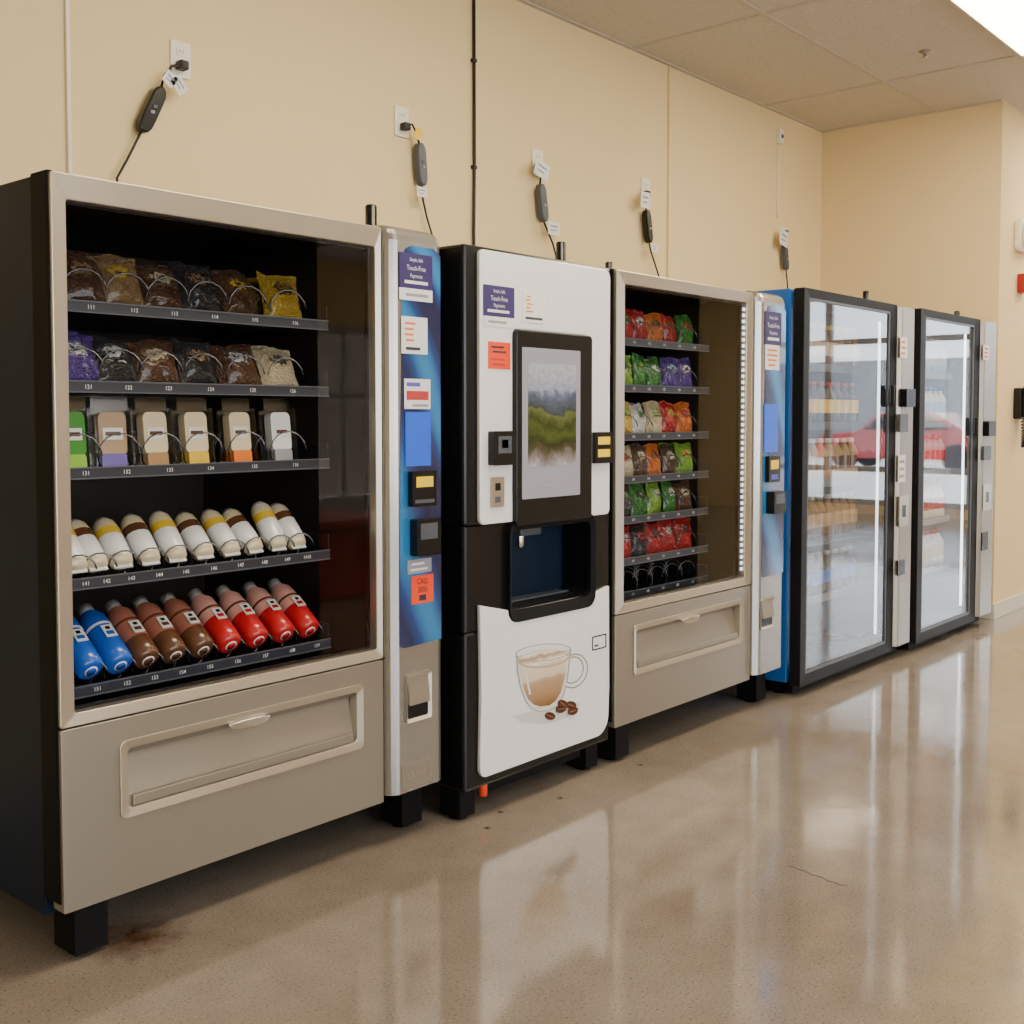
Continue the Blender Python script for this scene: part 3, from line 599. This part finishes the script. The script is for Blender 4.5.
for it in [
    ('sticker', (483, 286, 514, 317), PURP, dict(label='purple payment sticker', greek=lines(1, PAPER, c0=.08, c1=.3), texts=[('Simple, Safe', .15, .5, .82, PAPER), (T_, .22, .5, .58, PAPER), ('Payments', .18, .5, .36, PAPER)])),
    ('sticker', (484, 317, 514, 327), PAPER, dict(greek=lines(1, INKG, c0=.2, c1=.8))),
    ('sticker', (522, 292, 545, 323), PAPER, dict(label='white notice sticker', greek=lines(5, INKO, b=.5, c0=.3)+lines(1, INK, c0=.05, c1=.25))),
    ('sticker', (488, 342, 510, 369), ORNG, dict(label='orange square sticker', greek=lines(2, INK, c0=.55)+lines(2, INKR, c0=.08, c1=.45))),
    ('card_reader', (488, 431, 510, 465), BLACKP, dict(th=.025, r=.006, label='black card reader', greek=[(.2, .8, .35, .85, GREYP), (.35, .65, .5, .75, LINERG)])),
    ('coin_slot', (490, 477, 503, 507), SILV, dict(th=.006, r=.006, greek=[(.3, .7, .55, .8, BLACKP), (.3, .7, .15, .35, GREYP)])),
    ('bill_slot', (592, 432, 609, 463), BLACKP, dict(th=.015, label='black and yellow bill slot', greek=[(.15, .85, .6, .85, YEL), (.15, .85, .2, .45, YEL)])),
    ]: panel(r2, it[0], it[1], PS, it[2], **it[3])
x0, x1, z0, z1 = rpx(592, 635, 606, 649, P)
m = MB(); m.ring(rrect(x0, x1, z0, z1, .004, 2), rrect(x0+.004, x1-.004, z0+.004, z1-.004, .003, 2), P-.002, P-.0002, BLACKP); m.box(x0+.015, x0+.035, P-.002, P-.0002, z0+.012, z0+.018, INK); m.build('square_button', r2)
# cup picture
def flat(mb, pxs, Y, mt, th=.0004):
    pts = [hit(a, b, Y) for a, b in pxs]; mb.extr([(p.x, Y-th, p.z) for p in pts], (0, th*.9, 0), mt)
def ell(cx, cy, a, b, n=24, rot=0, sk=0):
    out = []
    for i in range(n):
        t = 2*PI*i/n; u, v = a*math.cos(t), b*math.sin(t); out.append((cx+u*math.cos(rot)-v*math.sin(rot), cy+u*math.sin(rot)+v*math.cos(rot)+sk*u))
    return out
fm = lambda n, c: mat(n, c, .25)
def gradz(name, stops, ytop, ybot, sc=30, amp=.012):
    m = mat(name, (.5, .4, .3), .2); nt = m.node_tree; N = nt.nodes; L = nt.links; b = N['Principled BSDF']
    tc = N.new('ShaderNodeTexCoord'); sp = N.new('ShaderNodeSeparateXYZ'); nz = N.new('ShaderNodeTexNoise'); nz.inputs['Scale'].default_value = sc
    ad = N.new('ShaderNodeMath'); ad.operation = 'MULTIPLY_ADD'; ad.inputs[1].default_value = amp
    mr = N.new('ShaderNodeMapRange'); mr.inputs['From Min'].default_value = hit(543, ybot, P).z+amp/2; mr.inputs['From Max'].default_value = hit(543, ytop, P).z+amp/2
    r = N.new('ShaderNodeValToRGB'); e = r.color_ramp.elements; e[0].position = stops[0][0]; e[0].color = (*stops[0][1], 1); e[1].position = stops[-1][0]; e[1].color = (*stops[-1][1], 1)
    for p, c in stops[1:-1]: x = e.new(p); x.color = (*c, 1)
    L.new(tc.outputs['Object'], sp.inputs[0]); L.new(tc.outputs['Object'], nz.inputs['Vector']); L.new(nz.outputs['Fac'], ad.inputs[0]); L.new(sp.outputs['Z'], ad.inputs[2]); L.new(ad.outputs[0], mr.inputs[0]); L.new(mr.outputs[0], r.inputs[0]); L.new(r.outputs[0], b.inputs['Base Color'])
    return m
m = MB()
flat(m, [(512, 716), (532, 711), (560, 706), (580, 703), (577, 712), (560, 720), (545, 724), (522, 723)], P-.0001, fm('print_shadow', (.62, .61, .61)))
def hring(mb, o, i, Y, mt):
    a = [hit(*q, Y) for q in o]; b = [hit(*q, Y) for q in i]; mb.ring([(p.x, p.z) for p in a], [(p.x, p.z) for p in b], Y-.0004, Y, mt)
hring(m, ell(573.5, 671, 14, 18, rot=.35), ell(572.5, 670, 9.8, 12.8, rot=.35), P-.0002, fm('print_glass', (.25, .24, .24)))
hring(m, ell(573.5, 671, 12.8, 16.6, rot=.35), ell(572.5, 670, 10.9, 14.2, rot=.35), P-.0007, fm('print_glass_light', (.78, .78, .78)))
cup = [(516, 656), (517, 672), (520, 688), (525, 701), (531, 709), (539, 712), (549, 711), (558, 706), (564, 695), (568, 678), (571, 650)]
flat(m, cup, P-.0004, fm('print_glass_body', (.32, .30, .28)))
flat(m, [(543.5+(x-543.5)*.95, 684+(y-684)*.97) for x, y in cup], P-.0009, fm('print_glass_body_light', (.70, .68, .65)))
cof = [(520, 664), (521, 676), (524, 690), (528, 699), (533.5, 704.5), (540, 706.5), (549, 705.5), (555.5, 701), (561, 692), (565, 676), (567, 658)]
flat(m, cof, P-.0014, gradz('print_coffee', [(0, (.12, .045, .018)), (.12, (.26, .13, .055)), (.3, (.36, .22, .12)), (.48, (.42, .28, .17)), (.56, (.46, .33, .21)), (.60, (.66, .55, .42)), (1, (.76, .69, .58))], 655, 710))
flat(m, ell(543.5, 659, 25.5, 9, sk=-.09), P-.0019, fm('print_foam_edge', (.50, .38, .27)))
flat(m, ell(543.5, 658.2, 24, 7.8, sk=-.09), P-.0024, gradz('print_foam', [(0, (.62, .46, .32)), (.35, (.82, .76, .68)), (.6, (.42, .25, .14)), (.8, (.82, .77, .68)), (1, (.66, .55, .42))], 648, 668, 22, .03))
hring(m, ell(543.5, 652.5, 28, 8.8, sk=-.09), ell(543.5, 652.5, 27, 8.0, sk=-.09), P-.0029, fm('print_rim', (.33, .31, .30)))
flat(m, [(524, 672), (526.5, 672), (531, 694), (529, 695)], P-.0022, fm('print_highlight', (.74, .68, .6)))
BEAN = fm('print_bean', (.07, .022, .010)); BEANL = fm('print_bean_crease', (.24, .10, .05))
for i, (a, b, rt) in enumerate(((550, 716, .2), (561, 709, -.3), (571, 705, .1), (563, 704, .5), (573, 711, -.5))):
    flat(m, ell(a, b, 5.5, 4, 14, rt), P-.0019-.0009*i, BEAN); flat(m, ell(a, b, 4.5, .6, 8, rt+.2), P-.0023-.0009*i, BEANL)
m.build('cup_picture', r2, label='printed cappuccino glass cup with coffee beans')
for lx, ly in ((X0+.01, F+.03), (X1-.1, F+.03), (X0+.01, F+.7), (X1-.1, F+.7)):
    m = MB(); m.box(lx, lx+.07, ly, ly+.09, .01, .11, BLACKM); m.lathe([(.03, 0), (.03, .006), (.01, .012)], (lx+.035, ly+.04, 0), 'z', BLACKM); m.build('leg', r2, .003)
m = MB(); q = hit(483, 776, F+.03); m.lathe([(.014, -.03), (.014, .02), (.008, .024)], (q.x, F+.03, .088), 'z', ORNG, 10); m.build('drain_cap', r2, label='small orange cap')
m = MB(); m.box(X0+.14, X1-.12, F+.04, F+.06, .06, .1, BLACKM); m.build('kick_plate', r2)
antenna(r2, 561, 242, 2.55, 1.79, .018)
# ---------------------------------------------------------------- machines 4, 5 : glass coolers
def bottle(body, cap, lab, h=.2, r=.032):
    m = MB(); m.lathe([(r*.8, 0), (r, .01), (r, h*.3), (r, h*.6), (r*.95, h*.68), (r*.42, h*.86), (r*.4, h*.9), (r*.48, h*.905), (r*.48, h)], (0, 0, 0), 'z', [body, body, lab, body, body, body, cap, cap], 14)
    return m.data('bottle')
def cooler(F, pL, g0, g1, pP, pR, label, liner, side, D, glassm, led, antx, pillbits, nm, glim=(.10, 1.80)):
    X0, XG0, XG1, XP, X1 = gx(pL, F), gx(g0, F), gx(g1, F), gx(pP, F), gx(pR, F); zt = 1.84; Yb = F+D
    root = thing('glass_door_cooler', ((X0+X1)/2, F+.3, 0), label, 'drinks cooler')
    m = MB(); B = F+.07
    m.box(X0+.004, X0+.04, B, Yb, .06, zt, side); m.box(X1-.04, X1-.005, B, Yb, .06, zt, BLACK); m.box(X0+.04, X1-.04, Yb-.03, Yb, .06, zt, BLACK); m.box(X0+.04, X1-.04, B, Yb-.03, zt-.03, zt, BLACK); m.box(X0+.04, X1-.04, B, Yb-.03, .06, .10, BLACK)
    m.box(XP, X1-.04, B, Yb-.03, .1, zt-.03, BLACK); m.build('cabinet', root, .004)
    a, b, c, d, e, g = X0+.042, XP-.003, F+.065, Yb-.032, .102, zt-.032
    m = MB(); m.add([(a,c,e),(b,c,e),(b,d,e),(a,d,e),(a,c,g),(b,c,g),(b,d,g),(a,d,g)], [(0,1,2,3),(4,7,6,5),(1,5,6,2),(3,2,6,7),(0,3,7,4)], liner); m.build('interior_liner', root, fix=False)
    m = MB(); m.ring(rrect(X0, XP-.002, .05, zt, .008), rrect(XG0, XG1, glim[0], glim[1], .01), F, F+.05, BLACKF, F+.003); m.build('door_frame', root, .003)
    m = MB(); m.add([(XG0, F+.012, glim[0]), (XG1, F+.012, glim[0]), (XG1, F+.012, glim[1]), (XG0, F+.012, glim[1])], [(0, 1, 2, 3)], glassm); m.build('glass_pane', root)
    m = MB(); m.ring(rrect(XG0, XG1, glim[0], glim[1], .008), rrect(XG0+.012, XG1-.012, glim[0]+.012, glim[1]-.012, .006), F+.005, F+.0115, GREYP); m.build('inner_trim', root)
    P = F-.02
    m = MB(); m.extr([(x, y, .07) for x, y in ((XP, F+.065), (XP, F), (XP+.02, P), (X1-.03, P), (X1, P+.03), (X1, F+.065))], (0, 0, zt-.08), SILV2); m.build('control_column', root, .003)
    m = MB(); m.box(XG1-.045, XG1-.034, F+.04, F+.05, glim[0]+.05, glim[1]-.05, led); m.build('led_strip', root)
    m = MB(); m.box(X0+.03, X1-.03, F+.05, F+.09, .012, .058, BLACKM); m.build('kick_plate', root)
    for lx, ly in ((X0+.03, F+.1), (X1-.1, F+.1), (X0+.03, Yb-.15), (X1-.1, Yb-.15)):
        m = MB(); m.box(lx, lx+.06, ly, ly+.06, .01, .06, BLACKM); m.lathe([(.028, 0), (.028, .008), (.01, .012)], (lx+.03, ly+.03, 0), 'z', BLACKM, 12); m.build('leg', root)
    for name, px, mt, kw in pillbits: panel(root, name, px, P, mt, **kw)
    antenna(root, antx[0], antx[1], F+.15, zt, .016)
    return root, X0, XG0, XG1, XP, X1
def stock(root, X0, XG1, F, zs, n, kinds, nm, h):
    for r, z in enumerate(zs):
        m = MB(); a, b = X0+.05, XG1+.0
        for i in range(14): yy = F+.14+i*.035; m.box(a, b, yy, yy+.004, z-.006, z-.002, CHROME)
        m.box(a, b, F+.13, F+.134, z-.016, z+.022, TRAYS if nm != 'far' else LINERW); m.build('shelf', root)
        bd, cp, lb = kinds[r]; me = bottle(C_[bd], C_[cp], C_[lb], h, .042)
        for k in range(n):
            x = a+.06+(b-a-.12)*k/(n-1)
            put('bottle', me, (x, F+.185, z-.001), '%s bottle, %s from left on the %s shelf of the %s cooler' % (CN.get(bd, bd), ORD[k], SN[r], nm), 'bottle', 'bottles in the %s cooler' % nm)
LED4 = mat('led_soft', (1, 1, 1), .4, emis=2.5, ec=(.85, .93, 1))
r4, a4, b4, c4, d4, e4 = cooler(2.28, 803, 809, 890, 896, 911.5, 'glass door drinks cooler with blue side, just right of the smaller snack machine', LINERG, BLUES, .95, G2, LED4, (866, 291), [
    ('sticker', (900, 337, 907, 358), PAPER, dict(greek=lines(3, INKO))),
    ('card_reader', (900, 389, 909, 407), BLACKP, dict(th=.035, r=.008)),
    ('keypad', (898, 414, 906, 432), GREYP, dict(th=.012)),
    ('sticker', (898, 455, 905, 482), PAPER, dict(greek=lines(3, INKG))),
    ('coin_slot', (898, 496, 907, 526), SILV, dict(th=.008, greek=[(.3, .7, .3, .7, BLACKP)])),
    ('coin_return', (897, 560, 904, 575), BLACKP, dict(th=.006))], 'near')
m = MB(); q = hit(889, 395, 2.28); m.box(q.x+.0, q.x+.02, 2.255, 2.278, q.z-.05, q.z+.05, BLACKP); m.build('handle', r4, .006)
stock(r4, a4, c4, 2.28, [1.50, 1.22, .94, .66, .38], 10, [('brown', 'yellow', 'cream'), ('black', 'red', 'yellow'), ('tan', 'white', 'brown'), ('brown', 'grey', 'tan'), ('black', 'grey', 'blue')], 'near', .22)
r5, a5, b5, c5, d5, e5 = cooler(2.25, 919.5, 925, 974, 979, 993, 'brightly lit glass door drinks cooler at the far right end of the row', LINERW, BLACK, .95, G2, LED5, (957, 311), [
    ('sticker', (983, 345, 989, 360), PAPER, dict(greek=lines(3, INKO))),
    ('card_reader', (983, 421, 990, 436), BLACKP, dict(th=.035, r=.008)),
    ('keypad', (982, 446, 989, 460), GREYP, dict(th=.012)),
    ('coin_slot', (982, 484, 990, 510), SILV, dict(th=.008, greek=[(.3, .7, .3, .7, BLACKP)])),
    ('coin_return', (981, 532, 987, 550), BLACKP, dict(th=.006))], 'far')
m = MB(); q = hit(973, 426, 2.25); m.box(q.x, q.x+.02, 2.225, 2.248, q.z-.05, q.z+.05, BLACKP); m.build('handle', r5, .006)
stock(r5, a5, c5, 2.25, [1.50, 1.22, .94, .66, .38], 9, [('lblue', 'white', 'white'), ('white', 'blue', 'lblue'), ('grey', 'red', 'red'), ('white', 'red', 'red'), ('white', 'red', 'cream')], 'far', .22)
# ---------------------------------------------------------------- wall fittings
YF = YW-.002
def W(px, py, off=.03): return hit(px, py, YW-off)
places = ['above the widest machine', 'beside the widest machine column', 'above the coffee machine', 'above the smaller snack machine', 'above the near glass cooler']
def outlet(px, py, i):
    c = hit(px, py, YF); w, h = .04, .062
    t = thing('wall_outlet', (c.x, YF, c.z), 'cream double wall outlet ' + places[i], 'wall outlet', 'wall outlets above the machines')
    m = MB(); m.prism(rrect(c.x-w, c.x+w, c.z-h, c.z+h, .006), YF-.006, YF, OUTW); m.build('cover_plate', t, .0015)
    for s in (-1, 1):
        m = MB(); m.prism(rrect(c.x-.017, c.x+.017, c.z+s*.026-.015, c.z+s*.026+.015, .007), YF-.0085, YF-.006, OUTW)
        for dx in (-.006, .006): m.box(c.x+dx-.001, c.x+dx+.001, YF-.0092, YF-.0085, c.z+s*.026-.004, c.z+s*.026+.006, INK)
        m.build('socket', t)
def cord(i, plug, lead, g0, g1, tail, tags, gm, gr, col):
    a, b = W(*g0, .035), W(*g1, .035); ax = (b-a); L = ax.length; ax.normalize()
    p = W(*plug, .02)
    t = thing('power_cord', p, '%s power cord with inline safety box, hanging %s' % (col, places[i]), 'power cord', 'power cords above the machines')
    m = MB(); m.box(p.x-.017, p.x+.017, YF-.045, YF-.0095, p.z-.016, p.z+.016, CORDM); m.build('plug', t, .006)
    side = ax.cross(Vector((0, 1, 0))).normalized(); R = gr
    m = MB()
    out = [(0, .35), (.06, .7), (.16, .95), (.3, 1), (.7, 1), (.84, .95), (.94, .7), (1, .35)]
    l = [a+ax*(L*s)+side*(R*w) for s, w in out]; rr = [a+ax*(L*s)-side*(R*w) for s, w in out][::-1]
    m.extr([v+Vector((0, -.018, 0)) for v in l+rr], (0, .036, 0), gm); m.build('safety_box', t, .006)
    m = MB(); c = (a+b)/2
    for s, mt in ((-.010, RED), (.012, PAPER)):
        o = c+ax*s; m.box(o.x-.007, o.x+.007, o.y-.0215, o.y-.0175, o.z-.005, o.z+.005, GREYP if s < 0 else INKG)
    m.build('button', t)
    m = MB(); m.tube([Vector((p.x, YF-.04, p.z))]+[W(*q, .05) for q in lead]+[a], .0045, CORDM, 8); m.tube([b]+[W(*q, .035) for q in tail]+[Vector((W(*tail[-1], .03).x+.01, YW-.03, 1.2))], .0045, CORDM, 8); m.build('cable', t)
    for tg in tags:
        x0, y0, x1, y1, mt, rt = tg; q0 = hit((x0+x1)/2, (y0+y1)/2, YW-.062); hw = (hit(x1, y0, YW-.062).x-hit(x0, y0, YW-.062).x)/2; hh = (hit(x0, y0, YW-.062).z-hit(x0, y1, YW-.062).z)/2
        m = MB(); m.box(-hw, hw, -.0005, .0005, -hh, hh, mt)
        if mt is PAPER: m.box(-hw*.6, hw*.6, -.001, -.0004, hh*.2, hh*.45, INKG); m.box(-hw*.6, hw*.4, -.001, -.0004, -hh*.4, -hh*.2, INKG)
        M = Matrix.Rotation(rt, 3, 'Y'); m.v = [tuple(M @ Vector(v)+q0) for v in m.v]; m.build('tag', t)
outlet(180, 60, 0); outlet(401, 122, 1); outlet(537, 163, 2); outlet(645, 190, 3); outlet(784, 237, 4)
cord(0, (181, 66), [(172, 66), (164, 76)], (161, 88), (141, 132), [(136, 142), (127, 160), (117, 178)], [(164, 72, 176, 86, PAPER, .6), (172, 78, 187, 92, PAPER, .9)], BLACKP, .026, 'black')
cord(1, (404, 127), [(412, 124), (417, 134)], (419, 143), (422, 186), [(423, 200), (427, 218), (433, 238)], [(415, 128, 422, 140, YEL, .2), (417, 187, 427, 197, PAPER, 0)], GREYP, .024, 'grey')
cord(2, (537, 168), [(541, 174)], (540, 184), (544, 222), [(548, 232), (553, 244), (556, 256)], [(535, 161, 549, 178, PAPER, .3), (548, 222, 560, 235, PAPER, 0)], GREYP, .025, 'dark grey')
cord(3, (645, 194), [(646, 203)], (646, 210), (649, 243), [(651, 252), (655, 264), (660, 280)], [(641, 192, 650, 208, PAPER, 0), (652, 244, 658, 252, PAPER, 0)], BLACKP, .024, 'jet black')
cord(4, (784, 233), [(785, 240)], (784, 245), (786, 270), [(787, 280), (788, 292)], [(780, 230, 788, 246, PAPER, .2)], GREYP, .022, 'short grey')
q = hit(474, 60, YW-.012)
t = thing('wall_cable', (q.x, YW-.012, 2.5), 'thin black cable running straight down the wall above the coffee machine', 'cable')
m = MB(); m.tube([Vector((q.x, YW-.012, ZC-.01)), Vector((q.x+.002, YW-.012, 2.4)), Vector((q.x-.003, YW-.012, 2.1)), Vector((q.x, YW-.012, 1.3))], .0075, CORDM); m.build('cable', t)
for z in (2.85, 2.38, 2.0): m = MB(); m.box(q.x-.013, q.x+.013, YW-.021, YW-.001, z-.008, z+.008, CORDM); m.build('clip', t, .003)
def conduit(px, py, ztop, zlow, label, w=.012, mt=OUTW):
    q = hit(px, py, YW-.008); m = MB(); m.box(q.x-w/2, q.x+w/2, YW-.014, YW-.0008, zlow, ztop, mt)
    o = m.build('wall_raceway', None, .002); o['label'] = label; o['category'] = 'cable cover'
conduit(68, 80, ZC-.01, 1.3, 'thin white cable cover on the wall above the left end machine', .012, OUTW)
conduit(669, 150, ZC-.01, 1.3, 'thin cream cable cover on the wall above the smaller snack machine', .012, WALLM)
b = hit(778, 137, YW)
conduit(778, 180, b.z-.05, hit(784, 228, YW).z+.05, 'short cream cable cover under the small round wall sensor', .012, OUTW)
t = thing('wall_sensor', (b.x, YW, b.z), 'small white sensor high on the wall near the room corner', 'sensor')
m = MB(); m.prism(rrect(b.x-.03, b.x+.03, b.z-.045, b.z+.045, .012), YW-.03, YW, OUTW); m.build('housing', t, .006)
m = MB(); m.lathe([(.012, -.005), (.014, 0)], (b.x, YW-.031, b.z), 'y', GREYP, 12); m.build('lens', t)
# fittings on the receding wall at right
q = hit(1020, 237, YC)
t = thing('emergency_light', (q.x, YC, q.z), 'round cream wall light high on the wall beyond the last cooler', 'wall light')
m = MB(); m.prism(rrect(q.x-.12, q.x+.12, q.z-.10, q.z+.10, .04), YC-.04, YC, OUTW); m.build('base', t, .008)
m = MB(); m.lathe([(.03, -.06), (.07, -.045), (.09, -.015), (.095, 0)], (q.x, YC-.042, q.z), 'y', OUTW, 24); m.build('dome', t)
q = hit(1020, 284, YC)
t = thing('fire_alarm', (q.x, YC, q.z), 'red fire alarm box on the wall under the round light', 'fire alarm')
m = MB(); m.prism(rrect(q.x-.06, q.x+.06, q.z-.06, q.z+.06, .008), YC-.05, YC, RED); m.build('housing', t, .005)
m = MB(); m.prism(rrect(q.x-.02, q.x+.02, q.z-.015, q.z+.03, .004), YC-.062, YC-.051, PAPER); m.build('strobe', t, .003)
q = hit(1016, 402, YC)
t = thing('wall_telephone', (q.x, YC, q.z), 'black wall telephone with coiled cord at the right edge', 'telephone')
m = MB(); m.prism(rrect(q.x-.06, q.x+.10, q.z-.11, q.z+.09, .015), YC-.05, YC, BLACKP); m.build('base', t, .006)
m = MB(); x = q.x-.02
m.extr([(x-.022, YC-.052, q.z-.1), (x-.022, YC-.052, q.z+.1), (x-.022, YC-.10, q.z+.1), (x-.022, YC-.10, q.z+.06), (x-.022, YC-.08, q.z+.04), (x-.022, YC-.08, q.z-.04), (x-.022, YC-.10, q.z-.06), (x-.022, YC-.10, q.z-.1)], (.044, 0, 0), BLACKP); m.build('handset', t, .006)
m = MB(); n = 200
m.tube([(x+.03*i/n+.010*math.cos(i*.9), YC-.05+.010*math.sin(i*.9), q.z-.1-.19*math.sin(PI*i/n)) for i in range(n)], .0035, BLACKP, 5); m.build('coiled_cord', t)
# ---------------------------------------------------------------- light
w = bpy.data.worlds.new('world'); S.world = w; w.use_nodes = True
bg = w.node_tree.nodes['Background']; bg.inputs[0].default_value = (.84, .92, 1, 1); bg.inputs[1].default_value = 6
def area(name, loc, rot, sx, sy, e, c):
    l = bpy.data.lights.new(name, 'AREA'); l.shape = 'RECTANGLE'; l.size = sx; l.size_y = sy; l.energy = e; l.color = c
    o = bpy.data.objects.new(name, l); COL.objects.link(o); o.location = loc; o.rotation_euler = rot
area('daylight_storefront', ((VX0+VX1)/2, YMIN-.2, (VZ0+VZ1)/2), (PI/2, 0, 0), VX1-VX0, VZ1-VZ0, 130, (1, .98, .96))
